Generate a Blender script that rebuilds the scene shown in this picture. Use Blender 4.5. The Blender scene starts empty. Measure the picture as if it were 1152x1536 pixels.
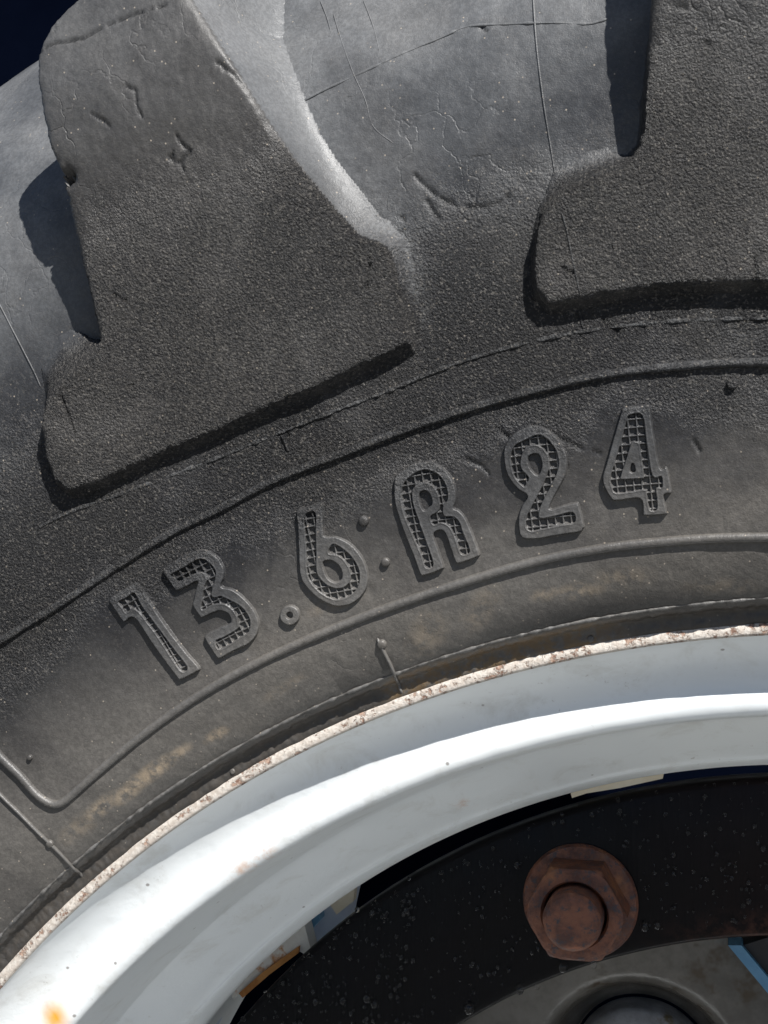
import bpy, math, random
import numpy as np
from mathutils import Matrix, Vector
random.seed(4); rng = np.random.default_rng(4)
C = bpy.context.scene.collection
scene = bpy.context.scene
MM = 0.001
HUB = 0.62                      # height of the wheel axis above the ground, metres

# ------------------------------------------------------------------ camera
CX, CZ, D0 = -32.77, 352.9, 351.1                    # mm, relative to the hub / flange plane
YAW, PIT, FP = 0.26074, 0.01575, 1945.0
_cy, _sy, _cp, _sp = math.cos(YAW), math.sin(YAW), math.cos(PIT), math.sin(PIT)
FW = np.array([-_sy*_cp, _cy*_cp, _sp]); RT = np.array([_cy, _sy, 0.0]); UP = np.cross(RT, FW)
CO = np.array([CX, -D0, CZ])
cam_d = bpy.data.cameras.new('camera'); cam = bpy.data.objects.new('camera', cam_d); C.objects.link(cam)
cam_d.sensor_fit = 'VERTICAL'; cam_d.sensor_height = 32.0; cam_d.lens = FP*32.0/1536.0
cam_d.clip_start = 0.01; cam_d.clip_end = 500
m = Matrix(((RT[0], UP[0], -FW[0], CX*MM), (RT[1], UP[1], -FW[1], -D0*MM), (RT[2], UP[2], -FW[2], CZ*MM+HUB), (0, 0, 0, 1)))
cam.matrix_world = m
scene.camera = cam

# ------------------------------------------------------------------ light
SE, SA = math.radians(31.0), math.radians(31.0)      # towards the viewer out of the wheel plane; from the vertical in it
sd = np.array([math.sin(SA)*math.cos(SE), -math.sin(SE), math.cos(SA)*math.cos(SE)])
sun_d = bpy.data.lights.new('sun', 'SUN'); sun = bpy.data.objects.new('sun', sun_d); C.objects.link(sun)
sun_d.energy = 5.0; sun_d.angle = math.radians(0.53); sun_d.color = (1.0, 0.975, 0.94)
sun.rotation_euler = Vector(sd).to_track_quat('Z', 'Y').to_euler()
sun.location = (0.5, -1, 3)
world = bpy.data.worlds.new('World'); scene.world = world; world.use_nodes = True
wn = world.node_tree; sky = wn.nodes.new('ShaderNodeTexSky'); sky.sky_type = 'NISHITA'; sky.sun_disc = False
sky.sun_elevation = math.asin(sd[2]); sky.sun_rotation = math.atan2(sd[0], sd[1])
sky.air_density = 0.6; sky.dust_density = 0.3; sky.ozone_density = 1.5
wn.links.new(sky.outputs[0], wn.nodes['Background'].inputs[0]); wn.nodes['Background'].inputs[1].default_value = 0.05
scene.view_settings.view_transform = 'Standard'; scene.view_settings.look = 'None'
scene.view_settings.exposure = 0.82; scene.view_settings.gamma = 1
scene.render.engine = 'CYCLES'

# ------------------------------------------------------------------ picture helpers (mm, hub space)
def px_dir(u, v):
    u = np.asarray(u, float); v = np.asarray(v, float)
    return FW + RT*((u-576)/FP)[..., None] - UP*((v-768)/FP)[..., None]
def px_plane(u, v, y):
    D = px_dir(u, v); return CO + D*((y+D0)/D[..., 1])[..., None]

# ------------------------------------------------------------------ node helpers
class NT:
    def __init__(s, name):
        s.m = bpy.data.materials.new(name); s.m.use_nodes = True; s.t = s.m.node_tree
        s.b = s.t.nodes['Principled BSDF']; s.co = s.n('ShaderNodeTexCoord').outputs['Object']
    def n(s, k, **kw):
        x = s.t.nodes.new(k)
        for a, b in kw.items(): setattr(x, a, b)
        return x
    def l(s, a, b): s.t.links.new(a, b)
    def put(s, sock, v):
        if isinstance(v, bpy.types.NodeSocket): s.l(v, sock)
        elif isinstance(v, (tuple, list)) and len(v) == 3 and sock.type == 'RGBA': sock.default_value = (*v, 1)
        else: sock.default_value = v
    def noise(s, scale, det=3, rough=.55, co=None, dist=0):
        x = s.n('ShaderNodeTexNoise'); x.inputs['Scale'].default_value = scale; x.inputs['Detail'].default_value = det
        x.inputs['Roughness'].default_value = rough; x.inputs['Distortion'].default_value = dist
        s.l(co or s.co, x.inputs['Vector']); return x.outputs['Fac']
    def voro(s, scale, feat='F1', co=None, rnd=1.0):
        x = s.n('ShaderNodeTexVoronoi', feature=feat); x.inputs['Scale'].default_value = scale; x.inputs['Randomness'].default_value = rnd
        s.l(co or s.co, x.inputs['Vector']); return x.outputs['Distance']
    def ramp(s, v, a, b, lo=0.0, hi=1.0):
        x = s.n('ShaderNodeMapRange', interpolation_type='SMOOTHSTEP'); s.put(x.inputs['Value'], v)
        x.inputs['From Min'].default_value = a; x.inputs['From Max'].default_value = b
        x.inputs['To Min'].default_value = lo; x.inputs['To Max'].default_value = hi; return x.outputs[0]
    def math(s, op, a, b=0.0, c=0.0):
        x = s.n('ShaderNodeMath', operation=op); s.put(x.inputs[0], a); s.put(x.inputs[1], b); s.put(x.inputs[2], c); return x.outputs[0]
    def mix(s, f, a, b, mode='MIX'):
        x = s.n('ShaderNodeMix', data_type='RGBA', blend_type=mode); s.put(x.inputs[0], f); s.put(x.inputs[6], a); s.put(x.inputs[7], b); return x.outputs[2]
    def attr(s, name):
        x = s.n('ShaderNodeAttribute', attribute_name=name); return x.outputs['Fac']
    def bump(s, h, dist, strength=1.0, nrm=None):
        x = s.n('ShaderNodeBump'); s.put(x.inputs['Strength'], strength); x.inputs['Distance'].default_value = dist
        s.l(h, x.inputs['Height'])
        if nrm: s.l(nrm, x.inputs['Normal'])
        return x.outputs[0]
    def xyz(s):
        x = s.n('ShaderNodeSeparateXYZ'); s.l(s.co, x.inputs[0]); return x.outputs
    def radius(s):
        o = s.xyz(); return s.math('SQRT', s.math('ADD', s.math('MULTIPLY', o[0], o[0]), s.math('MULTIPLY', o[2], o[2])))

# ------------------------------------------------------------------ materials
def mat_rubber():
    k = NT('weathered_rubber'); r = k.radius(); o = k.xyz()
    big = k.noise(9, 4, .6); mid = k.noise(45, 4, .6); fine = k.noise(420, 3, .6); gr = k.noise(2600, 2, .6)
    # zones: dusty brown towards the bead, black granular belt at the shoulder, grey and smoother above
    bead = k.ramp(k.math('MULTIPLY_ADD', k.math('SUBTRACT', big, .5), .03, r), .352, .392, 1, 0)
    belt_in = k.ramp(k.math('MULTIPLY_ADD', k.math('SUBTRACT', mid, .5), .03, r), .376, .396)
    belt_out = k.ramp(k.math('MULTIPLY_ADD', k.math('SUBTRACT', big, .5), .05, k.math('SUBTRACT', r, k.math('MULTIPLY', k.attr('lugtop'), .045))), .418, .468, 1, 0)
    belt = k.math('MULTIPLY', k.math('MULTIPLY', belt_in, belt_out), k.ramp(k.noise(26, 4, .65, dist=.6), .32, .60, .45, 1.0))
    up = k.math('MULTIPLY', k.ramp(k.math('MULTIPLY_ADD', k.math('SUBTRACT', big, .5), .05, k.math('SUBTRACT', r, k.math('MULTIPLY', k.attr('lugtop'), .03))), .405, .535), k.math('SUBTRACT', 1.0, k.math('MULTIPLY', k.attr('lugtop'), .62)))
    col = k.mix(k.ramp(big, .35, .65), (.011, .0115, .0125), (.029, .0285, .0285))
    col = k.mix(bead, col, (.106, .099, .090))
    col = k.mix(k.math('MULTIPLY', belt, .85), col, (.0085, .0085, .0095))
    col = k.mix(up, col, k.mix(k.ramp(mid, .3, .7), (.100, .105, .111), (.155, .160, .166)))
    patch = k.ramp(k.noise(22, 5, .65), .46, .66)
    col = k.mix(k.math('MULTIPLY', patch, k.math('MULTIPLY_ADD', bead, .15, .12)), col, (.14, .125, .105))
    dark = k.ramp(k.noise(17, 5, .65, dist=.8), .44, .66)
    col = k.mix(k.math('MULTIPLY', dark, k.math('MULTIPLY_ADD', up, -.55, k.math('MULTIPLY_ADD', bead, -.45, .8))), col, (.012, .012, .014))
    col = k.mix(k.math('MULTIPLY', k.attr('lugtop'), .62), col, k.mix(k.ramp(big, .35, .65), (.046, .044, .042), (.070, .064, .057)))
    col = k.mix(k.math('MULTIPLY', k.attr('foot'), k.ramp(fine, .25, .65, .55, .95)), col, (.155, .158, .160))  # pale dust colour, also painting in sunlit brightness of flanks and ridge tops
    col = k.mix(k.math('MULTIPLY', k.ramp(k.noise(900, 3, .7), .42, .60, 1, 0), k.math('MULTIPLY_ADD', belt, .62, .22)), col, (.009, .009, .010))
    col = k.mix(k.math('MULTIPLY', k.ramp(k.noise(1300, 2, .6), .56, .66), k.math('MULTIPLY_ADD', belt, .42, .08)), col, (.19, .175, .155))
    # grit: single pale grains
    sp = k.n('ShaderNodeTexVoronoi', feature='F1'); sp.inputs['Scale'].default_value = 1000; k.l(k.co, sp.inputs['Vector'])
    spc = k.n('ShaderNodeSeparateColor'); k.l(sp.outputs['Color'], spc.inputs[0])
    grain = k.math('MULTIPLY', k.ramp(sp.outputs['Distance'], .16, .30, 1, 0), k.ramp(spc.outputs[0], .955, .975))
    col = k.mix(k.math('MULTIPLY', grain, .6), col, (.36, .31, .25))
    # stains and debris painted by weather
    st = k.math('MULTIPLY', k.attr('stain'), k.ramp(k.noise(260, 4, .7), .36, .60))
    col = k.mix(k.math('MULTIPLY', st, .75), col, (.33, .26, .18))
    col = k.mix(k.math('MULTIPLY', k.attr('mud'), k.ramp(k.noise(330, 4, .7), .35, .65)), col, (.12, .082, .045))
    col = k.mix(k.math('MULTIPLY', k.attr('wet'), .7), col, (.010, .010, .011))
    col = k.mix(k.attr('crack'), col, (.006, .006, .006))
    k.l(col, k.b.inputs['Base Color'])
    k.put(k.b.inputs['Roughness'], k.math('ADD', k.ramp(mid, .3, .7, .36, .52), k.math('MULTIPLY', up, .08)))
    k.b.inputs['Specular IOR Level'].default_value = .42
    # relief: pebbles on the belt, finer skin elsewhere, hair cracks
    v1 = k.n('ShaderNodeTexVoronoi', feature='SMOOTH_F1'); v1.inputs['Scale'].default_value = 1500; v1.inputs['Smoothness'].default_value = .35; k.l(k.co, v1.inputs['Vector'])
    peb = k.math('ADD', k.math('MULTIPLY', v1.outputs['Distance'], -1.0), k.math('MULTIPLY', k.noise(1500, 4, .75), 2.2))
    s1 = k.math('ADD', k.math('MULTIPLY', belt, .85), k.math('MULTIPLY_ADD', patch, .05, .07))
    s1 = k.math('MULTIPLY', s1, k.math('SUBTRACT', 1.0, k.math('MULTIPLY', up, .5)))
    n1 = k.bump(peb, .0010, s1)
    n2 = k.bump(gr, .0003, k.math('MULTIPLY_ADD', belt, .25, .30), n1)
    mp = k.n('ShaderNodeMapping'); mp.inputs['Scale'].default_value = (1, 1, .5); mp.inputs['Rotation'].default_value = (0, .4, 0); k.l(k.co, mp.inputs[0])
    hc = k.n('ShaderNodeTexVoronoi', feature='DISTANCE_TO_EDGE'); hc.inputs['Scale'].default_value = 65
    wob = k.n('ShaderNodeVectorMath', operation='ADD'); k.l(mp.outputs[0], wob.inputs[0])
    nz = k.n('ShaderNodeTexNoise'); nz.inputs['Scale'].default_value = 70; nz.inputs['Detail'].default_value = 4; k.l(k.co, nz.inputs['Vector'])
    sc = k.n('ShaderNodeVectorMath', operation='SCALE'); k.l(nz.outputs['Color'], sc.inputs[0]); sc.inputs['Scale'].default_value = .018
    k.l(sc.outputs[0], wob.inputs[1]); k.l(wob.outputs[0], hc.inputs['Vector'])
    hm = k.math('MULTIPLY', k.ramp(hc.outputs['Distance'], 0, .022), 1.0)
    n3 = k.bump(hm, .0005, k.math('MULTIPLY', k.ramp(k.math('MULTIPLY_ADD', up, .06, k.noise(14, 3)), .53, .66), k.math('MULTIPLY_ADD', k.attr('lugtop'), .25, .25)), n2)
    n4 = k.bump(mid, .004, .25, n3)
    k.l(n4, k.b.inputs['Normal']); return k.m

def mat_white():
    k = NT('white_rim_paint'); big = k.noise(14, 3); r = k.radius()
    col = k.mix(k.ramp(big, .3, .7), (.66, .69, .70), (.71, .735, .735))
    col = k.mix(k.math('MULTIPLY', k.ramp(k.noise(60, 5, .7, dist=.5), .50, .74), .40), col, (.43, .42, .38))
    col = k.mix(k.math('MULTIPLY', k.ramp(k.noise(420, 5, .75), .62, .70), k.ramp(k.noise(30, 3), .45, .65, .1, .7)), col, (.36, .34, .31))
    sp = k.voro(95); col = k.mix(k.math('MULTIPLY', k.ramp(sp, .035, .07, 1, 0), .75), col, (.16, .14, .12))
    rs = k.math('MULTIPLY', k.attr('stain'), k.ramp(k.noise(240, 5, .7), .40, .68))
    col = k.mix(k.math('MULTIPLY', rs, .6), col, (.46, .22, .09))
    col = k.mix(k.attr('mud'), col, (.62, .27, .02))
    k.l(col, k.b.inputs['Base Color'])
    k.put(k.b.inputs['Roughness'], k.ramp(k.noise(30, 3), .3, .7, .30, .44))
    n1 = k.bump(k.noise(260, 4, .6), .0006, k.ramp(k.noise(26, 3), .42, .62, .05, .28))
    n1 = k.bump(k.noise(40, 2), .003, .12, n1)
    k.l(n1, k.b.inputs['Normal']); return k.m

def mat_chipped():
    k = NT('chipped_cream_edge'); a = k.noise(560, 5, .75); b = k.noise(110, 4, .6)
    rust = k.ramp(k.math('MULTIPLY_ADD', b, .75, a), .90, 1.0)
    col = k.mix(k.ramp(k.noise(700, 3), .35, .65), (.42, .37, .32), (.52, .48, .43))
    col = k.mix(rust, col, k.mix(k.ramp(k.noise(900, 2), .4, .6), (.17, .095, .065), (.36, .25, .19)))
    k.l(col, k.b.inputs['Base Color']); k.b.inputs['Roughness'].default_value = .75
    k.l(k.bump(k.math('SUBTRACT', k.noise(800, 4, .7), rust), .0006, .7), k.b.inputs['Normal']); return k.m

def mat_disc():
    k = NT('black_disc_paint'); k.b.inputs['Specular IOR Level'].default_value = .13; o = k.xyz(); r = k.radius()
    red = k.math('MULTIPLY', k.ramp(o[0], -.10, .06), k.ramp(k.noise(24, 4), .30, .62))
    col = k.mix(red, (.0030, .0030, .0040), (.009, .003, .003))
    rim = k.math('MULTIPLY', k.ramp(r, .221, .232, 1, 0), k.ramp(o[0], -.07, .02))
    col = k.mix(k.math('MULTIPLY', rim, k.ramp(k.noise(180, 5, .7), .40, .62)), col, (.085, .036, .024))
    k.l(col, k.b.inputs['Base Color']); k.put(k.b.inputs['Roughness'], k.ramp(k.noise(50, 4), .3, .7, .30, .46))
    mp = k.n('ShaderNodeMapping'); mp.inputs['Rotation'].default_value = (0, .35, 0); mp.inputs['Scale'].default_value = (500, 500, 22); k.l(k.co, mp.inputs[0])
    x = k.n('ShaderNodeTexNoise'); x.inputs['Scale'].default_value = 1; x.inputs['Detail'].default_value = 3; k.l(mp.outputs[0], x.inputs['Vector'])
    k.l(k.bump(x.outputs['Fac'], .0004, .35), k.b.inputs['Normal']); return k.m

def mat_rust():
    k = NT('rusty_steel'); a = k.noise(130, 5, .65); b = k.noise(420, 4, .7)
    col = k.mix(k.ramp(a, .38, .62), (.080, .029, .019), (.190, .070, .036))
    col = k.mix(k.ramp(b, .50, .66), col, (.045, .036, .042))
    col = k.mix(k.math('MULTIPLY', k.ramp(k.noise(70, 3), .55, .7), .6), col, (.32, .13, .045))
    k.l(col, k.b.inputs['Base Color']); k.b.inputs['Roughness'].default_value = .58
    n = k.bump(k.noise(500, 5, .7), .0007, .8); n = k.bump(k.noise(120, 3), .0012, .5, n)
    k.l(n, k.b.inputs['Normal']); return k.m

def mat_plain(name, c1, c2, rough, scale=60, bump=.0004, metal=0.0, third=None):
    k = NT(name); col = k.mix(k.ramp(k.noise(scale, 5, .65), .35, .65), c1, c2)
    if third: col = k.mix(k.ramp(k.noise(scale*.6, 5, .7), .52, .62), col, third)
    k.l(col, k.b.inputs['Base Color']); k.b.inputs['Roughness'].default_value = rough; k.b.inputs['Metallic'].default_value = metal
    k.l(k.bump(k.noise(scale*6, 4, .6), bump, .5), k.b.inputs['Normal']); return k.m

def mat_water():
    k = NT('water_drop'); k.b.inputs['Base Color'].default_value = (1, 1, 1, 1); k.b.inputs['Roughness'].default_value = .02
    k.b.inputs['IOR'].default_value = 1.33; k.b.inputs['Transmission Weight'].default_value = 1.0; return k.m

RUB = mat_rubber(); WHT = mat_white(); CHP = mat_chipped(); DSC = mat_disc(); RST = mat_rust(); WTR = mat_water()
CON = mat_plain('pale_concrete', (.13, .127, .118), (.17, .167, .157), .9, 6, .003)
NAVY = mat_plain('navy_paint', (.0010, .0018, .0050), (.0016, .0026, .0070), .8, 8, .0002); NAVY.node_tree.nodes['Principled BSDF'].inputs['Specular IOR Level'].default_value = 0
CAST = mat_plain('grey_cast_paint', (.075, .069, .06), (.14, .13, .115), .24, 40, .0006, 0.0, (.05, .035, .02))
BLUE = mat_plain('blue_paint', (.08, .22, .36), (.12, .28, .42), .45, 70)
PALE = mat_plain('pale_blue_paint', (.45, .52, .66), (.56, .62, .72), .35, 40)
WRST = mat_plain('white_paint_with_rust', (.60, .58, .52), (.68, .66, .60), .5, 90, .0005, 0, (.42, .17, .03))
TANP = mat_plain('cream_paint', (.80, .70, .52), (.84, .76, .60), .4, 120)
SHDW = mat_plain('dark_gap_shade', (.004, .005, .008), (.008, .009, .012), .5, 40)  # near-black colour standing in for shade in the gap

# ------------------------------------------------------------------ object helpers
def link(name, me, mat, parent=None, smooth=True):
    o = bpy.data.objects.new(name, me); C.objects.link(o)
    if mat is not None and not me.materials: me.materials.append(mat)
    if parent is not None: o.parent = parent
    if smooth: me.shade_smooth()
    return o
def mesh_np(name, V, Fq, attrs=None):
    V = np.asarray(V, np.float32)*MM; Fq = np.asarray(Fq, np.int32); k = Fq.shape[1]
    me = bpy.data.meshes.new(name); me.vertices.add(len(V)); me.vertices.foreach_set('co', V.ravel())
    me.loops.add(Fq.size); me.loops.foreach_set('vertex_index', Fq.ravel())
    me.polygons.add(len(Fq)); me.polygons.foreach_set('loop_start', np.arange(0, Fq.size, k, dtype=np.int32))
    me.update(calc_edges=True); me.validate()
    for n, a in (attrs or {}).items():
        at = me.attributes.new(n, 'FLOAT', 'POINT'); at.data.foreach_set('value', np.asarray(a, np.float32).ravel())
    return me
def grid_faces(nr, nc, keep=None):
    i = np.arange(nr*nc).reshape(nr, nc)
    f = np.stack([i[:-1, :-1], i[:-1, 1:], i[1:, 1:], i[1:, :-1]], -1).reshape(-1, 4)
    if keep is not None: f = f[keep.reshape(-1)]
    return f
def compact(V, Fq, attrs):
    used = np.unique(Fq); mp = np.full(len(V), -1); mp[used] = np.arange(len(used))
    return V[used], mp[Fq], {k: np.asarray(a).ravel()[used] for k, a in attrs.items()}
def sharpen(o, a=28):
    o.data.set_sharp_from_angle(angle=math.radians(a)); return o
def tag(o, label=None, cat=None, kind=None, group=None):
    for k, v in (('label', label), ('category', cat), ('kind', kind), ('group', group)):
        if v: o[k] = v
    return o
def empty(name, loc=(0, 0, 0)):
    o = bpy.data.objects.new(name, None); C.objects.link(o); o.location = loc; o.empty_display_size = .05; return o
# value noise for mesh relief
_N = rng.random((64, 64, 64)).astype(np.float32)
def vnoise(P, s):
    q = P*s; i = np.floor(q).astype(int); f = q-i; f = f*f*(3-2*f); r = 0
    for dx in (0, 1):
        for dy in (0, 1):
            for dz in (0, 1):
                w = (f[..., 0] if dx else 1-f[..., 0])*(f[..., 1] if dy else 1-f[..., 1])*(f[..., 2] if dz else 1-f[..., 2])
                r = r+w*_N[(i[..., 0]+dx) % 64, (i[..., 1]+dy) % 64, (i[..., 2]+dz) % 64]
    return r-.5
def fbm(P, s, o=3): return sum(vnoise(P+17*j, s*2**j)*.5**j for j in range(o))
def seg_dist(X, Y, poly, closed=False):
    """distance from points to a polyline, with index+fraction of the nearest place"""
    P = np.asarray(poly, float); Q = np.roll(P, -1, 0) if closed else P[1:]; P = P if closed else P[:-1]
    best = np.full(X.shape, 1e9); pos = np.zeros(X.shape)
    for j, (a, b) in enumerate(zip(P, Q)):
        d = b-a; L = d@d+1e-12; t = np.clip(((X-a[0])*d[0]+(Y-a[1])*d[1])/L, 0, 1)
        e = np.hypot(X-a[0]-t*d[0], Y-a[1]-t*d[1]); m_ = e < best
        best = np.where(m_, e, best); pos = np.where(m_, j+t, pos)
    return best, pos
def inside(X, Y, poly):
    P = np.asarray(poly, float); Q = np.roll(P, -1, 0); c = np.zeros(X.shape, bool)
    for a, b in zip(P, Q):
        if a[1] == b[1]: continue
        k = ((a[1] > Y) != (b[1] > Y)) & (X < (b[0]-a[0])*(Y-a[1])/(b[1]-a[1])+a[0]); c ^= k
    return c
def sdf(X, Y, poly):
    d, p = seg_dist(X, Y, poly, True); return np.where(inside(X, Y, poly), -d, d)
def smoothpoly(P, closed=True, n=6):
    P = np.asarray(P, float); N = len(P); out = []
    for i in range(N if closed else N-1):
        g = (lambda j: P[j % N]) if closed else (lambda j: P[min(max(j, 0), N-1)])
        a, b, c, d = g(i-1), g(i), g(i+1), g(i+2)
        for t in np.linspace(0, 1, n, endpoint=False):
            out.append(.5*(2*b+(c-a)*t+(2*a-5*b+4*c-d)*t*t+(3*b-a-3*c+d)*t**3))
    if not closed: out.append(P[-1])
    return np.array(out)

# ------------------------------------------------------------------ tyre profile: casing C(t) and lug face L(t), t = arc length in mm
CT = np.array([(329.3, 3), (330.2, -.1), (334.0, -.7), (335.4, -3.6), (336.8, -5.2), (340, -7.6), (347, -10.8), (354, -12.8), (370, -15.4), (385, -17.6), (400, -19.8), (415, -22.0), (430, -24), (450, -26.2), (470, -26.8), (490, -25), (510, -16.5), (530, -5), (548, 9), (564, 26), (577, 46), (586, 68), (592, 92), (595, 137)], float)
LT = np.array([(329.3, 3), (330.2, -1.1), (334.0, -1.9), (335.4, -4.8), (336.8, -6.9), (340, -9.6), (347, -13.4), (354, -16), (370, -19.2), (385, -21.8), (400, -24.4), (415.2, -26.0), (430.5, -28.7), (451.2, -33.6), (474.5, -39), (501, -44), (527, -43), (552, -38.5), (577, -28.5), (599, -13), (614, 7), (622, 32), (625, 62), (627, 110)], float)
_s = smoothpoly(CT, False, 12); _l = smoothpoly(LT, False, 12)
_t = np.r_[0, np.cumsum(np.hypot(*np.diff(_s, axis=0).T))]; TMAX = _t[-1]
def Cp(t): return np.stack([np.interp(t, _t, _s[:, 0]), np.interp(t, _t, _s[:, 1])], -1)
def Lp(t): return np.stack([np.interp(t, _t, _l[:, 0]), np.interp(t, _t, _l[:, 1])], -1)
def Nrm(t):
    d = Cp(t+.8)-Cp(t-.8); n = np.stack([-d[..., 1]*-1, -d[..., 0]], -1)*1.0
    n = np.stack([-d[..., 1]*-1, -d[..., 0]], -1)
    L = np.hypot(n[..., 0], n[..., 1])+1e-9
    return n/L[..., None]
def rev(rp, th): return np.stack([rp[..., 0]*np.sin(th), rp[..., 1], rp[..., 0]*np.cos(th)], -1)
def S(th, t, h=0.0, surf='C'):
    p = Cp(t) if surf == 'C' else Lp(t); n = Nrm(t); return rev(p+n*np.asarray(h)[..., None], th)
def unproj(pts, surf='C', lift=0.0):
    """picture points -> (theta, t) on the casing or the lug face"""
    pts = np.asarray(pts, float); D = px_dir(pts[:, 0], pts[:, 1]); tab = _s if surf == 'C' else _l; n = Nrm(_t)
    tab = tab+n*lift; res = []
    ys = np.linspace(-60, 130, 1901)
    k0 = int(np.argmin(tab[:, 1])) if surf == 'C' else int(np.argmin(tab[:, 1]))
    rr = tab[:, 0]; yy = tab[:, 1]
    for d in D:
        P = CO+d*((ys+D0)/d[1])[:, None]; r = np.hypot(P[:, 0], P[:, 2])
        Y = np.interp(r, rr, yy, right=999); g = ys-Y
        j = np.argmax(g >= 0)
        if g[j] < 0: j = int(np.argmin(np.where(r > 300, -g, 1e9)))
        P = P[j]; r = np.hypot(P[0], P[2]); res.append((math.atan2(P[0], P[2]), np.interp(r, rr, _t)))
    return np.array(res)

wheel = empty('tractor_wheel_assembly', (0, 0, HUB))
tag(wheel, 'black tractor tyre marked 13.6R24 on a white painted rim with black centre disc', 'wheel')

# ------------------------------------------------------------------ tyre casing
cracks_c = [[(622, 262), (630, 272), (641, 281), (652, 292), (668, 302), (690, 310), (712, 312), (738, 308), (755, 301), (768, 288)],
            [(596, 318), (606, 330), (602, 345)], [(640, 300), (650, 318), (660, 330)],
            [(722, 40), (730, 46)],
            [(700, 690), (725, 700), (735, 712)], [(745, 640), (760, 655), (790, 665), (830, 690), (850, 700)], [(800, 640), (830, 652), (870, 672), (900, 680)],
            [(905, 480), (930, 500)], [(430, 640), (436, 665)], [(1040, 660), (1052, 680)],
            [(640, 600), (655, 612)]]
def crack_field(X, Y, lst, surf, wid, R):
    out = np.zeros(X.shape)
    for c in lst:
        q = unproj(c, surf); d, _ = seg_dist(X, Y, np.stack([q[:, 0]*R, q[:, 1]], -1))
        out = np.maximum(out, np.clip(1-d/wid, 0, 1))
    return out
RM = 430.0
def blotches(th, t, lst):
    out = np.zeros(th.shape)
    for (u, v, a, b, ang, w) in lst:
        q = unproj([(u, v), (u+math.cos(ang)*20, v-math.sin(ang)*20)])
        x0, y0 = q[0, 0]*RM, q[0, 1]; e = np.array([q[1, 0]*RM-x0, q[1, 1]-y0]); e /= np.hypot(*e)
        X = th*RM-x0; Y = t-y0; A = X*e[0]+Y*e[1]; B = -X*e[1]+Y*e[0]
        d = np.hypot(A/a, B/b); out = np.maximum(out, w*np.clip(1.35-d, 0, 1))
    return out
# (u, v, width of the flank in mm)
left_lug = [(175, -70, 2.5), (140, -35, 2.5), (108, 0, 2.5), (74, 38, 2.5), (56, 75, 2.5), (54, 112, 2.5), (66, 190, 2.5), (90, 262, 2.5), (100, 300, 2.5), (112, 350, 2.5), (131, 430, 2.5), (147, 500, 3), (148, 512, 5, 0), (135, 528, 12, .15), (105, 552, 13, .15), (80, 576, 10, .1), (66, 602, 4, 0), (61, 640, 2.5), (67, 688, 2.2), (82, 722, 2), (100, 737, 2), (125, 731, 2), (180, 709, 2), (250, 677, 2), (318, 650, 2), (380, 621, 2), (470, 581, 2), (560, 543, 2), (614, 515, 2.5), (608, 475, 4), (598, 430, 4.5), (588, 390, 5), (579, 370, 6), (560, 361, 8), (536, 352, 8), (500, 312, 9), (440, 238, 9.5), (400, 180, 10), (345, 92, 12), (290, 5, 14.5), (255, -50, 16)]
right_lug = [(985, -80, 2.5), (976, 0, 2.5), (970, 120, 2.5), (965, 195, 2.5), (955, 228, 4), (935, 252, 9, .4), (890, 264, 9, .5), (850, 280, 8, .35), (822, 306, 4), (806, 345, 2.5), (798, 400, 2), (804, 436, 2), (824, 457, 2), (850, 452, 2), (880, 446, 2), (960, 433, 2), (1050, 426, 2), (1152, 423, 2), (1345, 440, 2), (1300, 350, 8), (1245, 200, 10), (1205, 0, 14), (1190, -80, 18)]
def flank_edge(pts):
    """foot of the flank of a run of lug-outline points, on the side of growing theta"""
    q = unproj([p[:2] for p in pts], 'L'); P = np.stack([q[:, 0]*480.0, q[:, 1]], -1); d = np.gradient(P, axis=0); n = np.stack([-d[:, 1], d[:, 0]], -1)
    n /= np.hypot(*n.T)[:, None]; n *= np.where(n[:, :1] < 0, -1, 1); P = P+n*np.array([[p[2]] for p in pts])
    return np.stack([P[:, 0]/480.0, P[:, 1]], -1)
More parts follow.
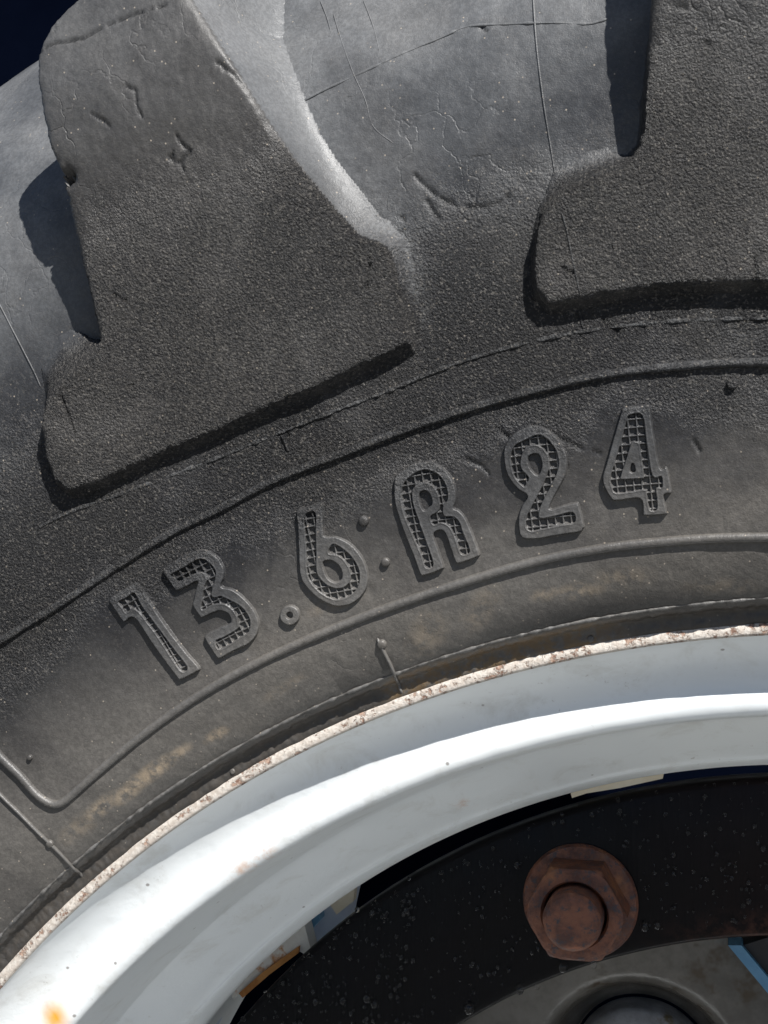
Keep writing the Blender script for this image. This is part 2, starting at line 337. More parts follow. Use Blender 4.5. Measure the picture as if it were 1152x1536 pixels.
def casing(th0, th1, nth, dt):
    th = np.linspace(th0, th1, nth); t = np.arange(0, TMAX, dt)
    T, TH = np.meshgrid(t, th, indexing='ij'); P0 = S(TH, T)
    h = .35*fbm(P0, .05)+.16*fbm(P0, .35, 2)+.035*fbm(P0, .9, 2)
    X = TH*RM; Y = T
    cr = crack_field(X, Y, cracks_c, 'C', .75, RM) if nth > 200 else np.zeros(X.shape)
    cr = cr*(fbm(P0+50, .45, 2) > -.18)
    h = h-.6*cr
    rb = Cp(T)[..., 0]; h = h+(np.abs(rb-333) < 2.3)*(fbm(P0, .8, 2)*.45+.1)
    edge = np.clip((T-1.5)/2, 0, 1); h = h*edge
    st = blotches(TH, T, [(225, 1160, 13, 2.3, .62, 1), (190, 1190, 7, 2.2, .62, .9), (150, 1212, 9, 2.2, .7, .7), (270, 1128, 5, 1.6, .6, .7), (325, 1102, 5, 1.6, .55, .8), (120, 1240, 9, 3, .7, .35),
                          (500, 906, 8, 2, .35, .3), (870, 886, 8, 2.2, .15, .6), (820, 892, 5, 1.8, .2, .5), (930, 868, 10, 3, .1, .3), (640, 955, 9, 5, 1, .35), (720, 915, 9, 4, .9, .3), (430, 1030, 9, 1.6, .5, .3), (1080, 880, 12, 2.5, 0, .25)])
    foot = np.zeros(TH.shape)  # carries the painted flank highlight over onto the casing
    for qf, w_, a_ in ((flank_edge(left_lug[-8:]), 6.0, .50), (flank_edge(left_lug[-12:-7]), 2.5, .35), (unproj([(840, 262), (880, 250), (930, 240)]), 4.5, .35)):
        df, _ = seg_dist(X, Y, np.stack([qf[:, 0]*RM, qf[:, 1]], -1)); foot = np.maximum(foot, a_*np.exp(-(df/w_)**2))
    rr = Cp(T)[..., 0]
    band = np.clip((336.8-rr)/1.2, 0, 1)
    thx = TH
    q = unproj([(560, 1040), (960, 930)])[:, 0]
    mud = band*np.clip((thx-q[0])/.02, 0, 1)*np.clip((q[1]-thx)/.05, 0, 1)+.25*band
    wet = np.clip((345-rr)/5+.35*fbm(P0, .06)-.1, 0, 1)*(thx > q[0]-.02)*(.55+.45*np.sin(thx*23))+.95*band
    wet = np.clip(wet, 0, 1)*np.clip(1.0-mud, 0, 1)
    VV = S(TH, T, h); wv = 1+.0032*(fbm(P0+70, .16, 3))*np.clip((5-T)/3, 0, 1); VV[..., 0] *= wv; VV[..., 2] *= wv
    return mesh_np('tyre', VV.reshape(-1, 3), grid_faces(*TH.shape), {'stain': st, 'mud': mud, 'wet': wet, 'crack': cr*.8, 'foot': foot})
A0, A1 = -.98, .30
tyre = link('tyre', casing(A0, A1, 1060, .62), RUB, wheel)
# the rest of the same casing, coarser, and its far side wall
rest = mesh_np('r', *(lambda TH, T: (S(TH, T).reshape(-1, 3), grid_faces(*TH.shape)))(*np.meshgrid(np.linspace(A1-.001, A0+2*math.pi+.001, 180), np.arange(0, TMAX, 6), indexing='xy')[0:2]))
link('casing', rest, RUB, tyre)
far = S(*np.meshgrid(np.linspace(0, 2*math.pi, 181), np.arange(0, TMAX, 6), indexing='xy')); far[..., 1] = 274-far[..., 1]
link('sidewall', mesh_np('f', far.reshape(-1, 3), grid_faces(*far.shape[:2])[:, ::-1]), RUB, tyre)

# ------------------------------------------------------------------ tread lugs
def lug(pts, extra, cracks, bites, th_rng, t_rng, step, label, ext=True):
    q = unproj([p[:2] for p in pts], 'L'); w = np.array([p[2] for p in pts], float); pl = np.array([p[3] if len(p) > 3 else float(p[2] > 4.2) for p in pts])
    q = np.vstack([q, np.array(extra)[:, :2]]) if extra else q; w = np.r_[w, [e[2] for e in extra]] if extra else w; pl = np.r_[pl, [float(e[2] > 5) for e in extra]]
    R = 480.0; poly = np.stack([q[:, 0]*R, q[:, 1]], -1)
    th = np.arange(th_rng[0], th_rng[1], step/R); t = np.arange(t_rng[0], t_rng[1], step)
    T, TH = np.meshgrid(t, th, indexing='ij'); P0 = S(TH, T)
    X = TH*R+.6*fbm(P0, .22, 3)+.45*fbm(P0, 1.1, 2); Y = T+.6*fbm(P0+31, .22, 3)+.45*fbm(P0+7, 1.1, 2)
    d, pos = seg_dist(X, Y, poly, True); ins = inside(X, Y, poly)
    j = np.floor(pos).astype(int) % len(w); fr = pos-np.floor(pos); W = w[j]*(1-fr)+w[(j+1) % len(w)]*fr; PL = pl[j]*(1-fr)+pl[(j+1) % len(w)]*fr
    for (u, v, rad) in bites:
        b = unproj([(u, v)], 'L')[0]; dd = np.hypot(X-b[0]*R, Y-b[1])
        ins &= dd > rad; d = np.where(ins, np.minimum(d, np.abs(dd-rad)), np.where(dd < rad, np.minimum(d+.01, rad-dd+.01), d))
    dc_, _p = seg_dist(TH*R, T, poly, True); dc_ = np.where(inside(TH*R, T, poly), 0, dc_)
    s = np.clip(np.where(W > 4.2, dc_, d)/W, 0, 1)
    h = np.where(ins, 1.0, (1-s)**1.55)
    rad = np.where(ins, np.exp(-d/1.3)*.9+np.exp(-d/.5)*.5, 1.4)
    cr = crack_field(X, Y, cracks, 'L', .55, R)*(fbm(P0+9, .5, 2) > -.2)
    n = Nrm(T); A = Cp(T); B = Lp(T)
    hh = h[..., None]; p = A*(1-hh)+B*hh
    relief = .45*fbm(P0, .06)+.22*fbm(P0, .4, 3)+.10*fbm(P0, 1.0, 2)
    off = (relief+.1)*np.minimum(1, h*3)-rad*np.minimum(1, h*1.2)*.9-.6*cr*h-.9*(h <= 0)
    V = rev(p+n*off[..., None], TH)
    keep = (h[:-1, :-1] > 0) | (h[1:, :-1] > 0) | (h[:-1, 1:] > 0) | (h[1:, 1:] > 0)
    V, Fq, at = compact(V.reshape(-1, 3), grid_faces(*TH.shape, keep), {'crack': cr*.9, 'foot': PL*(.30*np.clip((1-h)*1.5, 0, 1)+.38*np.exp(-((h-.10)/.16)**2))*np.where(h < .97, 1, 0), 'lugtop': np.where(h > .97, 1.0, (1-PL)*np.clip(h*1.5, 0, 1))*np.clip((1.15-(T-95)/160), 0, 1), 'stain': 0*h, 'mud': 0*h, 'wet': 0*h})  # foot: dust on the flank together with its painted sunlit gradient
    o = link('tread_lug', mesh_np('tread_lug', V, Fq, at), RUB, tyre); tag(o, label); return o
crL = [[(550, 370), (554, 385), (553, 405), (550, 430)], [(55, 76), (75, 68), (120, 58), (180, 30), (250, 8)], [(190, 128), (204, 137), (206, 155), (212, 175)], [(138, 170), (152, 178), (165, 190)],
       [(320, 90), (335, 102), (350, 110), (366, 130)], [(168, 440), (180, 446), (190, 452)], [(180, 583), (200, 575), (215, 565)], [(265, 205), (273, 218), (287, 228), (270, 245), (255, 240), (262, 228)], [(270, 245), (276, 256)],
       [(100, 262), (108, 262)], [(52, 660), (66, 662)], [(90, 590), (105, 625), (112, 650)]]
crR = [[(1130, 370), (1134, 420)], [(1040, 372), (1050, 380)], [(1055, 65), (1066, 70)], [(845, 400), (860, 408)], [(1010, 10), (1040, 14)]]
qL = unproj([(175, -70), (255, -50)], 'L'); qR = unproj([(985, -80), (1190, -80)], 'L')
o1 = lug(left_lug, [(qL[1, 0]+.045, TMAX-22, 12), (qL[1, 0]+.06, TMAX+9, 3), (qL[0, 0]+.17, TMAX+9, 3), (qL[0, 0]+.07, TMAX-22, 3)][:3], crL, [(96, 268, 1.5), (103, 263, 1.2)], (-.86, -.10), (60, TMAX), .46, 'long tread lug with worn left edge, at the left')
o2 = lug(right_lug, [(qR[1, 0]+.06, TMAX+9, 12), (qR[0, 0]+.10, TMAX+9, 3)], crR, [], (-.27, .48), (60, TMAX), .5, 'tread lug at the right with rounded foot')

# ------------------------------------------------------------------ raised moulding lines
def strip(name, px, width, height, surf='C', taper=True, label=None, samples=8, sink=.25, jit=.0, closed=False, mat=RUB, base=0.0, pale=.35):
    q = unproj(px, surf, base) if px is not None else closed; q = smoothpoly(q, False, samples)
    Rr = Cp(q[:, 1])[:, 0]; P = np.stack([q[:, 0]*Rr.mean(), q[:, 1]], -1)
    L = np.r_[0, np.cumsum(np.hypot(*np.diff(P, axis=0).T))]; n = max(8, int(L[-1]/.5))
    u = np.linspace(0, L[-1], n); P = np.stack([np.interp(u, L, P[:, 0]), np.interp(u, L, P[:, 1])], -1)
    d = np.gradient(P, axis=0); d /= np.hypot(*d.T)[:, None]; nn = np.stack([-d[:, 1], d[:, 0]], -1)
    k = 11; a = np.array([-1, -.96, -.88, -.7, -.35, 0, .35, .7, .88, .96, 1]); prof = (1-np.abs(a)**3.6)
    w = width/2*np.ones(n); hh = height*np.ones(n)
    if taper: e = np.clip(np.minimum(u, L[-1]-u)/1.2, 0, 1)**.5; w = w*(.3+.7*e); hh = hh*e
    if jit: z = fbm(np.stack([u, u*0, u*0], -1), .5, 3); hh = hh*(1+jit*z*1.5); w = w*(1+jit*z)
    G = P[:, None]+nn[:, None]*a[None, :, None]*w[:, None, None]
    H = hh[:, None]*prof[None]-sink*(np.abs(a)[None] > .99)+base
    th = G[..., 0]/Rr.mean(); me = mesh_np(name, S(th, G[..., 1], H, surf).reshape(-1, 3), grid_faces(n, k), {'foot': pale*(.7+.6*fbm(np.stack([G[..., 0], G[..., 1], H], -1), .4, 2))*(H > height*.4)})  # paler crest paints the lit top of the line into its colour
    o = link(name, me, RUB if mat is None else mat, tyre)
    if label: tag(o, label)
    return o
outer_ridge = [(-40, 984), (0, 962), (110, 893), (250, 803), (330, 763), (420, 716), (520, 678), (620, 640), (700, 614), (800, 586), (900, 563), (1000, 551), (1080, 545), (1152, 543), (1220, 544)]
strip('moulding_ridge', outer_ridge, 2.5, 1.25, label='outer raised ring above the lettering', jit=.12, pale=.42)
inner_ridge = [(-60, 1070), (-20, 1112), (5, 1139), (30, 1163), (52, 1188), (68, 1201), (84, 1206), (100, 1199), (125, 1177), (170, 1138), (225, 1094), (300, 1042), (400, 987), (500, 943), (600, 905), (700, 872), (800, 843), (900, 823), (1000, 812), (1080, 807), (1152, 806), (1230, 807)]
strip('moulding_ridge', inner_ridge, 2.6, 1.3, pale=.22, label='inner raised ring below the lettering, with a corner at the left')
strip('moulding_line', [(60, 790), (100, 770), (160, 748), (210, 730), (300, 697), (400, 657), (490, 621), (576, 589), (640, 562), (700, 540), (780, 517), (875, 497), (950, 487), (1040, 480), (1152, 478), (1200, 478)], 1.0, .30, jit=.9, taper=False, pale=.75)
th_ = np.linspace(-.95, .28, 60)
strip('bead_line', None, .9, .45, jit=.8, taper=False, pale=.5, closed=np.stack([th_, 0*th_+np.interp(336.9, _s[:, 0], _t)], -1))
strip('moulding_line', [(796, -20), (800, 0), (806, 80), (815, 150), (826, 220), (836, 282)], .55, .3)
strip('moulding_line', [(843, 320), (850, 345), (860, 395), (870, 440)], .55, .3, surf='L')
strip('moulding_line', [(868, 462), (876, 497)], .55, .3)
strip('moulding_line', [(-10, 440), (0, 458), (28, 512), (50, 555), (62, 582)], .5, .25)
strip('moulding_line', [(430, 165), (480, 138), (540, 110), (600, 82), (660, 57), (700, 40), (760, 36), (830, 34), (880, 36), (912, 28)], .7, .16, jit=.8, pale=.55)
strip('moulding_line', [(-30, 1158), (0, 1191), (40, 1230), (75, 1265), (100, 1290), (124, 1316)], 1.1, .8, label='thin radial mould line at the left')
strip('moulding_line', [(566, 957), (575, 975), (588, 1002), (600, 1030), (605, 1040)], 1.1, .9, label='thin radial mould line near the middle')
for l_ in ([(500, 20), (512, 60), (530, 110), (548, 150), (560, 190), (590, 215)], [(480, 0), (490, 25), (497, 50)], [(545, 0), (560, 40), (570, 80)]): strip('moulding_line', l_, .35, .14, pale=0)
strip('moulding_line', [(162, 737), (166, 745), (170, 754)], .7, .5)
strip('moulding_line', [(421, 652), (428, 664), (433, 678)], .7, .5)
def nub(u, v, rad, hgt, name='mould_nub', base=0.0):
    q = unproj([(u, v)], 'C', base)[0]; c = Cp(q[1]); n = Nrm(q[1]); R0 = c[0]; k, m_ = 16, 9
    a = np.linspace(0, 2*math.pi, k+1); prof = [(1.25, -.3), (1.08, .0), (.98, .35), (.98, .62), (.86, .82), (.62, .95), (.3, 1.0), (.02, 1.01)]
    V = []
    for (pr, ph) in prof: V.append(S(q[0]+rad*pr*np.cos(a)/R0, q[1]+rad*pr*np.sin(a), np.full(a.shape, hgt*.62*ph+base)))
    V = np.array(V); return link(name, mesh_np(name, V.reshape(-1, 3), grid_faces(*V.shape[:2])), RUB, tyre)
for (u, v, r_, h_) in [(546, 781, 1.45, 2.1), (579, 843, 1.25, 2.0), (45, 1136, .8, 1.4), (1098, 576, 1.3, 1.6), (573, 966, 1.3, 1.7), (75, 1265, 1.1, 1.5), (886, 958, .9, .9), (349, 1157, .8, .8)]:
    nub(u, v, r_, h_)

# ------------------------------------------------------------------ raised lettering
def glyph(label, org, sc, outer, channel, holes=(), islands=(), ang=0.0, H=1.3, name='raised_numeral', pitch=2.1, soft=0):
    f = lambda pts: unproj([(org[0]+x/sc, org[1]+y/sc) for x, y in pts], 'C', H)
    qo = f(outer); tc = qo[:, 1].mean(); R = Cp(tc)[0]; thc = qo[:, 0].mean()
    loc = lambda pts: np.stack([(f(pts)[:, 0]-thc)*R, f(pts)[:, 1]-tc], -1)
    sm = lambda P: smoothpoly(P, True, 4)
    po = sm(loc(outer)); pc = sm(loc(channel)) if channel else None; ph = [sm(loc(h)) for h in holes]; pi = [sm(loc(h)) for h in islands]
    st = .15; x = np.arange(po[:, 0].min()-1, po[:, 0].max()+1, st); y = np.arange(po[:, 1].min()-1, po[:, 1].max()+1, st)
    Y, X = np.meshgrid(y, x, indexing='ij'); P0 = np.stack([X+thc*R, Y+tc, 0*X], -1)
    Xn = X+.07*fbm(P0, .7, 2); Yn = Y+.07*fbm(P0+40, .7, 2)
    do = sdf(Xn, Yn, po)
    for h_ in ph: do = np.maximum(do, -sdf(Xn, Yn, h_))
    h = np.clip(-do/.34, 0, 1); h = h**.8
    h = np.where(do > 0, 0, h)
    top = H*h*(1+.05*fbm(P0, .5, 2))+.06*fbm(P0, 1.6, 2)*h
    if pc is not None:
        dc = sdf(Xn, Yn, pc)
        for s_ in pi: dc = np.maximum(dc, -sdf(Xn, Yn, s_))
        w = np.clip((-dc)/.22, 0, 1)
        ca, sa = math.cos(ang), math.sin(ang); gx = X*ca+Y*sa; gy = -X*sa+Y*ca
        dl = np.minimum(np.abs((gx/pitch+.5) % 1-.5), np.abs((gy/pitch+.5) % 1-.5))*pitch
        lat = .22+.76*np.clip(1.7-dl/.22, 0, 1)
        top = top*(1-w)+w*np.minimum(top, lat)
        rim = .10*np.exp(-((dc-.15)/.2)**2)*(dc > 0); top = top+rim
    outm = do > .16; top = np.where(do > 0, -.15, top)
    keep = ~(outm[:-1, :-1] & outm[1:, :-1] & outm[:-1, 1:] & outm[1:, 1:])
    V = S(thc+X/R, tc+Y, top).reshape(-1, 3)
    V, Fq, at = compact(V, grid_faces(*X.shape, keep), {'stain': 0*X, 'foot': .10+.22*(top > H*.75)*(.7+.8*fbm(P0, .3, 2))})
    o = link(name, mesh_np(name, V, Fq, at), RUB, tyre); tag(o, label); return o
glyph('raised digit 1', (160, 865), 8, [(22, 300), (45, 245), (120, 200), (290, 95), (340, 68), (390, 100), (560, 370), (760, 660), (960, 920), (1112, 1095), (1075, 1150), (890, 1240), (840, 1215), (700, 1030), (520, 780), (328, 500), (215, 550), (180, 530), (90, 400)],
      [(138, 305), (235, 250), (330, 195), (420, 350), (600, 590), (800, 860), (970, 1085), (895, 1140), (780, 980), (560, 650), (340, 388), (235, 440), (190, 380)], ang=-.03, pitch=2.1)
glyph('raised digit 3', (240, 820), 7.2, [(22, 270), (48, 222), (200, 120), (330, 60), (460, 30), (560, 65), (640, 140), (690, 240), (690, 330), (660, 430), (780, 460), (900, 550), (1000, 660), (1060, 780), (1070, 870), (1030, 980), (950, 1060), (800, 1130), (650, 1210), (610, 1200), (560, 1130), (480, 1000), (490, 950), (620, 880), (745, 825), (755, 770), (720, 720), (650, 700), (580, 715), (450, 775), (420, 750), (345, 640), (360, 560), (385, 440), (398, 378), (300, 430), (190, 478), (150, 460), (90, 375)],
      [(112, 300), (250, 225), (400, 140), (470, 135), (550, 190), (600, 260), (600, 330), (570, 440), (555, 520), (590, 550), (660, 535), (760, 580), (880, 650), (960, 760), (975, 850), (950, 930), (860, 985), (650, 1115), (595, 1020), (700, 970), (830, 890), (845, 850), (830, 760), (780, 680), (700, 625), (620, 620), (540, 640), (465, 685), (440, 655), (450, 590), (470, 450), (500, 360), (470, 290), (420, 285), (300, 330), (190, 390), (150, 340)], ang=-.03)
glyph('raised digit 6', (400, 745), 7.2, [(318, 150), (400, 118), (540, 65), (595, 65), (612, 110), (615, 380), (640, 428), (740, 430), (860, 480), (960, 560), (1050, 690), (1095, 830), (1090, 950), (1040, 1060), (940, 1150), (820, 1190), (700, 1180), (560, 1110), (430, 990), (365, 880), (345, 740), (338, 560), (330, 350)],
      [(405, 205), (525, 170), (530, 400), (535, 600), (540, 800), (590, 900), (680, 970), (780, 990), (860, 960), (900, 890), (900, 800), (860, 720), (780, 640), (670, 620), (672, 560), (720, 510), (820, 560), (920, 650), (990, 770), (1005, 880), (980, 990), (900, 1070), (780, 1110), (680, 1095), (560, 1020), (460, 900), (430, 780), (425, 600), (412, 400)],
      holes=[[(615, 710), (700, 700), (780, 760), (808, 840), (790, 900), (730, 920), (670, 885), (628, 810)]], ang=-.2)
glyph('raised letter R', (580, 680), 7.68, [(90, 270), (170, 200), (280, 125), (400, 92), (500, 95), (600, 135), (700, 220), (770, 330), (802, 450), (797, 560), (775, 628), (830, 655), (900, 730), (960, 860), (1010, 980), (1070, 1160), (1040, 1200), (850, 1270), (790, 1258), (740, 1130), (690, 980), (645, 900), (580, 900), (545, 955), (600, 1120), (655, 1300), (630, 1345), (430, 1415), (380, 1395), (300, 1180), (200, 930), (120, 700), (85, 560), (75, 400)],
      [(280, 255), (400, 190), (500, 200), (590, 240), (660, 320), (700, 430), (700, 540), (650, 620), (660, 720), (770, 730), (840, 800), (880, 920), (960, 1130), (860, 1165), (800, 1010), (740, 870), (680, 815), (620, 800), (540, 825), (500, 730), (600, 650), (600, 500), (560, 410), (480, 345), (400, 350), (310, 400), (290, 480), (310, 600), (360, 750), (430, 950), (540, 1275), (450, 1320), (400, 1180), (300, 940), (210, 730), (165, 560), (170, 430), (200, 340)],
      holes=[[(395, 455), (450, 442), (500, 500), (512, 580), (470, 625), (430, 652), (395, 590), (380, 510)]], ang=-.15, name='raised_letter')
glyph('raised digit 2', (745, 630), 7.944, [(75, 400), (100, 290), (200, 160), (320, 90), (480, 65), (600, 110), (710, 200), (790, 310), (838, 430), (842, 560), (815, 680), (740, 820), (632, 1055), (800, 1012), (940, 985), (985, 1020), (1042, 1255), (1030, 1300), (980, 1342), (700, 1385), (480, 1425), (300, 1410), (255, 1300), (255, 1150), (290, 1030), (360, 910), (260, 840), (160, 730), (95, 590)],
      [(165, 440), (210, 310), (330, 240), (470, 180), (570, 200), (660, 290), (720, 390), (740, 530), (715, 640), (640, 800), (540, 990), (505, 1110), (525, 1170), (700, 1140), (905, 1100), (932, 1220), (800, 1250), (500, 1310), (430, 1330), (360, 1300), (345, 1230), (360, 1140), (430, 1000), (540, 790), (590, 670), (620, 560), (620, 460), (570, 360), (500, 310), (420, 300), (340, 340), (310, 400), (285, 480), (295, 580), (385, 690), (340, 780), (328, 800), (250, 730), (190, 620)],
      holes=[[(385, 450), (430, 415), (490, 420), (525, 490), (525, 570), (490, 650), (430, 610), (390, 540)]], ang=-.12)
glyph('raised digit 4', (890, 600), 8.3, [(368, 100), (500, 76), (660, 58), (708, 100), (740, 340), (826, 828), (900, 830), (940, 900), (975, 1120), (962, 1172), (882, 1192), (917, 1390), (900, 1430), (640, 1447), (612, 1420), (575, 1235), (280, 1262), (200, 1210), (130, 1090), (106, 960), (150, 810), (230, 520), (330, 180)],
      [(440, 190), (610, 190), (660, 500), (735, 940), (850, 950), (857, 1090), (780, 1110), (800, 1355), (700, 1370), (660, 1160), (630, 1120), (290, 1165), (225, 1060), (210, 960), (250, 820), (350, 480), (400, 290)],
      holes=[[(490, 800), (512, 882), (468, 887)]], islands=[[(490, 522), (550, 530), (580, 600), (625, 950), (590, 972), (360, 985), (342, 950), (400, 770), (460, 580)]], ang=-.07)
cc = [(math.cos(a)*112, math.sin(a)*112) for a in np.linspace(0, 2*math.pi, 20, endpoint=False)]
glyph('raised decimal point', (434, 923.5), 7.2, cc, None, holes=[[(x*.24, y*.26) for x, y in cc]], name='raised_point')

# ------------------------------------------------------------------ rim
def revolve(name, prof, mat, parent, th0=-math.pi, th1=math.pi, n=360, dense=6, attrs=None, disp=0.0):
    P = smoothpoly(prof, False, dense) if dense else np.array(prof, float)
    th = np.linspace(th0, th1, n); p, TH = P[:, None, :]+0*th[None, :, None], th[None, :]+0*P[:, :1]
    V = rev(p, TH)
    if disp: V = V+disp*(fbm(V, .12, 3))[..., None]*np.array([0, -1, 0])
    return link(name, mesh_np(name, V.reshape(-1, 3), grid_faces(*TH.shape), attrs(V) if attrs else None), mat, parent)
def rim_attr(V):
    st = np.zeros(V.shape[:2]); mu = np.zeros(V.shape[:2])
    for (u, v, y, r_) in [(395, 1282, 12, 4.5), (375, 1300, 12, 4), (355, 1310, 12, 3), (700, 1205, 66, 3.6), (80, 1528, 11, 0)]:
        c = px_plane(u, v, y); d = np.linalg.norm(V-c, axis=-1)
        if r_: st = np.maximum(st, np.clip(1.3-d/r_, 0, 1))
        else: mu = np.maximum(mu, np.clip(1.25-d/5.0, 0, 1))
    return {'stain': st, 'mud': mu}
rim = revolve('rim', [(327.4, -.2), (327.0, .8), (325.6, 3.6), (323, 7.2), (319.5, 10.2), (315.5, 12), (312, 12.2), (309, 11.6), (306.6, 12), (304.9, 13.4), (304.0, 16), (303.4, 20), (302, 30), (300.2, 44), (299.6, 50), (298.6, 52.4), (295, 57.5), (289, 66), (284.2, 73.3), (282.6, 74.8), (281.2, 77.5), (279.6, 82), (278.9, 86), (278.8, 92), (279.5, 110), (280, 150), (285, 205), (300, 225), (303, 262), (309, 268), (320, 268), (330, 276)], WHT, wheel, n=900, attrs=rim_attr, disp=.25)
edge = revolve('flange_edge', [(331.4, 7), (331.2, 2.5), (330.4, .2), (329.5, -.4), (328.5, -.55), (327.5, -.35), (327.0, .5)], CHP, rim, n=1600, dense=4, disp=.2)
tag(edge, 'chipped cream and brown flange edge')

# ------------------------------------------------------------------ centre disc
YD = 100.0
disc = revolve('centre_disc', [(221.0, YD+10), (221.0, YD+1), (222.2, YD), (225, YD-.2), (245, YD-.3), (270.7, YD), (272.6, YD+.8), (273.2, YD+2), (273.2, YD+10), (221.0, YD+10)], DSC, wheel, n=720, dense=0, disp=.3)
for v_ in disc.data.vertices: v_.co.x += .0025; v_.co.z -= .001
# ------------------------------------------------------------------ nut with washer flange and stud
def lathe_pts(prof, c, k=64, shape=None):
    a = np.linspace(0, 2*math.pi, k+1); V = []
    for r_, y_ in prof:
        rr = r_*(shape(a, y_) if shape else 1); V.append(np.stack([c[0]+rr*np.cos(a), c[1]+y_+0*a, c[2]+rr*np.sin(a)], -1))
    return np.array(V)
def make_nut(c, rot, label):
    V = lathe_pts([(19.6, 0), (19.7, -1.4), (19.0, -2.6), (17.2, -3.2), (15.2, -3.7), (12, -4.2)], c, 80); V += .12*fbm(V, .4, 3)[..., None]
    w = link('washer_nut', mesh_np('washer', V.reshape(-1, 3), grid_faces(*V.shape[:2])), RST, wheel); tag(w, label)
    a = np.linspace(0, 2*math.pi, 97); hexr = lambda a: 1/np.cos((a-rot+math.pi/6) % (math.pi/3)-math.pi/6)
    AF = 15.0; rows = []
    for (y_, cap) in [(-2.6, 99), (-14.5, 99), (-16.0, 17.0), (-17.3, 15.8), (-17.9, 14.3), (-18.0, 12.6), (-18.0, 11.3), (-16.8, 10.5), (-8, 10.4)]:
        hr = np.minimum(hexr(a)*AF, cap); hr = np.minimum(hr, 17.25); rows.append(np.stack([c[0]+hr*np.cos(a), c[1]+y_+0*a, c[2]+hr*np.sin(a)], -1))
    V = np.array(rows); V += .09*fbm(V, .35, 3)[..., None]
    sharpen(link('hex_body', mesh_np('hex', V.reshape(-1, 3), grid_faces(*V.shape[:2])), RST, w), 24); sharpen(w)
    V = lathe_pts([(9.7, -8), (9.7, -24.2), (9.5, -25.4), (8.4, -26.6), (7.7, -26.9), (4, -27), (.05, -26.9)], c, 64); V += .12*fbm(V, .5, 3)[..., None]
    sharpen(link('stud', mesh_np('stud', V.reshape(-1, 3), grid_faces(*V.shape[:2])), RST, w), 22)
cN = px_plane(870, 1353, YD-2); cN[1] = YD-.3
make_nut(cN, math.pi/2, None)

# ------------------------------------------------------------------ pieces in the gap behind the disc
def slab(name, px, y, thick, mat, parent=None):
    P = px_plane([p[0] for p in px], [p[1] for p in px], y); n = len(P); B = P+np.array([0, thick, 0])
    me = bpy.data.meshes.new(name); V = [tuple(v*MM) for v in np.vstack([P, B])]
    Fc = [tuple(range(n)), tuple(range(2*n-1, n-1, -1))]+[(i, i+n, (i+1) % n+n, (i+1) % n) for i in range(n)]
    me.from_pydata(V, [], Fc); me.update(); return link(name, me, mat, parent, False)
tag(slab('rim_bracket', [(300, 1430), (440, 1320), (470, 1440), (445, 1424), (350, 1498), (330, 1470)], 112, 8, WRST, wheel), 'white bracket with rusty lower edge')
slab('rim_bracket', [(358, 1490), (392, 1460), (425, 1436), (448, 1420), (447, 1430), (404, 1462), (364, 1497)], 110, 3, mat_plain('orange_rust', (.30, .11, .02), (.45, .20, .05), .7, 150), wheel)
tag(slab('rim_bracket', [(395, 1445), (430, 1380), (475, 1350), (480, 1380), (452, 1412), (428, 1436)], 122, 6, BLUE, wheel), 'blue bracket beside the rusty one')
slab('rim_bracket', [(425, 1430), (455, 1385), (475, 1345), (540, 1310), (532, 1345), (520, 1400)], 132, 6, PALE, wheel)
slab('rim_bracket', [(490, 1350), (520, 1320), (532, 1330), (530, 1352), (505, 1372)], 126, 4, TANP, wheel)
slab('rim_bracket', [(290, 1520), (325, 1480), (333, 1520), (320, 1545), (280, 1560)], 132, 5, PALE, wheel)
tag(slab('rim_bracket', [(852, 1176), (998, 1143), (994, 1168), (930, 1182), (880, 1190), (858, 1197)], 104, 8, TANP, wheel), 'cream bracket showing in the narrow gap at the top')

# ------------------------------------------------------------------ hub housing seen under the disc
hub = empty('axle_hub', (px_plane(960, 1620, 150)*MM+np.array([0, 0, HUB])).tolist())
tag(hub, 'grey cast axle hub with domed cap behind the black disc', 'hub')
h0 = np.zeros(3)
def hubpart(name, prof, mat, k=96):
    V = lathe_pts(prof, h0, k); V += .25*fbm(V, .08, 3)[..., None]; return link(name, mesh_np(name, V.reshape(-1, 3), grid_faces(*V.shape[:2])), mat, hub)
hubpart('hub_casting', [(27.2, 16), (28.0, 13), (30.5, 11.5), (33, 9), (35.5, 3), (38.5, -3.0), (43, -6), (60, -6), (90, -3), (92, 8), (92, 60)], CAST)
hubpart('hub_cap', [(26.5, 14), (26.5, 2), (25.5, -1), (20, -3.5), (10, -5), (.1, -5.4)], mat_plain('worn_cap', (.20, .19, .17), (.34, .32, .30), .4, 90, .0005, 0, (.16, .12, .06)))
bl = slab('blue_bracket', [(1092, 1418), (1112, 1418), (1180, 1500), (1160, 1500)], 130, 10, BLUE)
tag(bl, 'light blue steel strip at the lower right beside the grey hub', 'bracket')
dk = slab('dark_gap_sheet', [(1114, 1418), (1190, 1395), (1190, 1560), (1182, 1500)], 133, 8, SHDW)  # dark sheet added where the gap beside the strip is only shaded
tag(dk, 'dark sheet standing in for the shaded gap at the lower right edge, outside the light blue strip', 'dark sheet')
body = slab('tractor_body_panel', [(-900, -900), (1900, -900), (1900, 2600), (-900, 2600)], 520, 20, NAVY)
tag(body, 'dark navy tractor body panel behind the wheel', 'body panel')

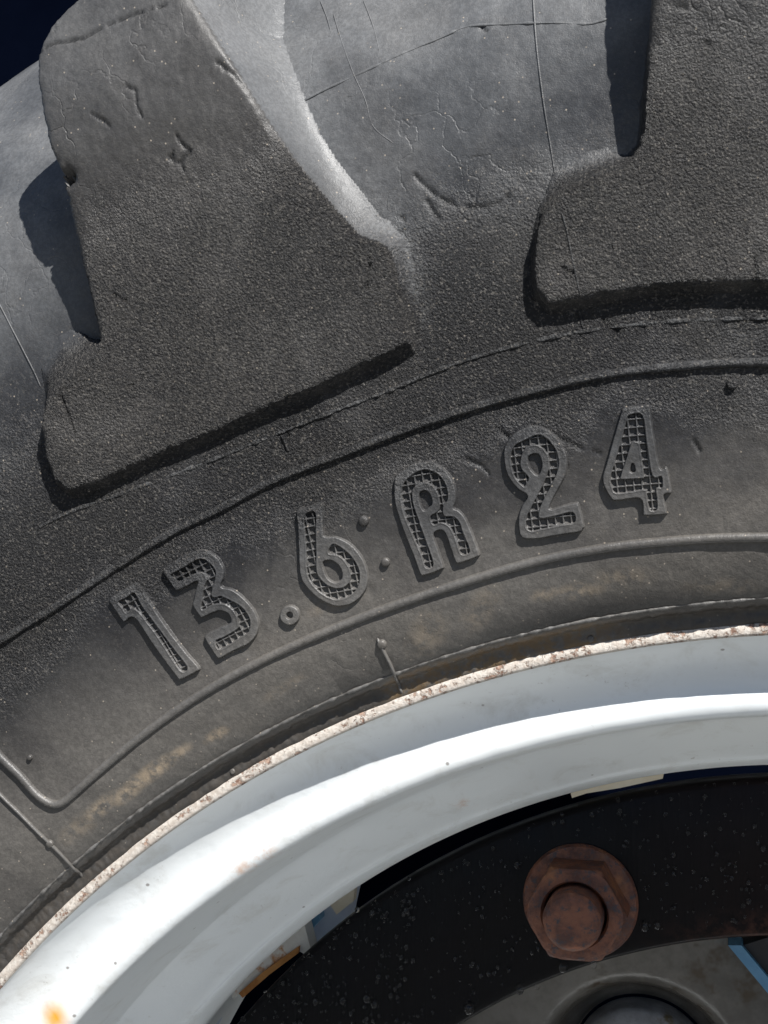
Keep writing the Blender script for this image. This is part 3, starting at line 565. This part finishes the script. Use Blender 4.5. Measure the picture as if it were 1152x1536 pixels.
# ------------------------------------------------------------------ rain drops on the disc
V, Fq = [], []; base = 0; r2 = random.Random(8)
def drop(c, r_, hg, el=1.0):
    global base
    k = 12; a = np.linspace(0, 2*math.pi, k, endpoint=False); rows = [(1, -.02), (1.0, .12), (.93, .45), (.75, .75), (.42, .95)]
    for (pr, ph) in rows:
        for t_ in a: V.append((c[0]+r_*pr*math.cos(t_), c[1]-hg*ph, c[2]+r_*pr*math.sin(t_)*el))
    V.append((c[0], c[1]-hg, c[2]))
    for i in range(len(rows)-1):
        for j in range(k): Fq.append((base+i*k+j, base+i*k+(j+1) % k, base+(i+1)*k+(j+1) % k, base+(i+1)*k+j))
    e = base+(len(rows)-1)*k
    for j in range(k): Fq.append((e+j, e+(j+1) % k, base+len(rows)*k))
    base += len(rows)*k+1
big = [(704, 1512, 2.0), (780, 1484, 1.5), (845, 1450, 1.8), (891, 1447, 1.1), (967, 1389, 1.7), (986, 1388, 1.2), (888, 1222, 1.0), (929, 1220, .9), (1058, 1250, .9), (1057, 1196, .8), (1075, 1280, .9), (1145, 1272, 1.1), (776, 1297, 1.3), (620, 1440, 1.0), (534, 1402, 1.1), (1010, 1310, .8), (1000, 1325, .8), (1040, 1307, .8), (806, 1480, .9), (742, 1459, .9), (536, 1364, .9), (560, 1368, 1.0), (611, 1365, 1.2), (562, 1506, 1.4), (551, 1497, 1.5), (515, 1500, 1.3), (474, 1502, 1.2), (610, 1420, 1.0), (1123, 1351, 1.0), (1010, 1282, 1.0)]
for (u, v, r_) in big:
    c = px_plane(u, v, YD-.2); c[1] = YD-.55; drop(c, r_*1.0, r_*.95, 1.15)
n = 0
while n < 520:
    u = r2.uniform(330, 1152); v = r2.uniform(1165, 1536); c = px_plane(u, v, YD-.2); rr = math.hypot(c[0], c[2])
    if not 224 < rr < 271 or math.hypot(c[0]-cN[0], c[2]-cN[2]) < 21: continue
    if u > 620 and r2.random() < .55: continue
    c[1] = YD-.5; s_ = .26+.42*r2.random()**2.2; drop(c, s_*1.4, s_*1.25, 1.1); n += 1
me = bpy.data.meshes.new('water_droplets'); me.from_pydata([(x*MM, y*MM, z*MM) for x, y, z in V], [], Fq); me.update()
o = link('water_droplets', me, WTR); o.location = (0, 0, HUB); tag(o, 'small clear rain drops beaded over the black disc', 'water drops', 'stuff')
for b in (bl, dk, body): b.location = (0, 0, HUB)

# ------------------------------------------------------------------ ground
g = bpy.data.meshes.new('ground'); g.from_pydata([(-40, -40, 0), (40, -40, 0), (40, 40, 0), (-40, 40, 0)], [], [(0, 1, 2, 3)])
tag(link('ground', g, CON, None, False), 'pale concrete yard under the wheel', kind='structure')
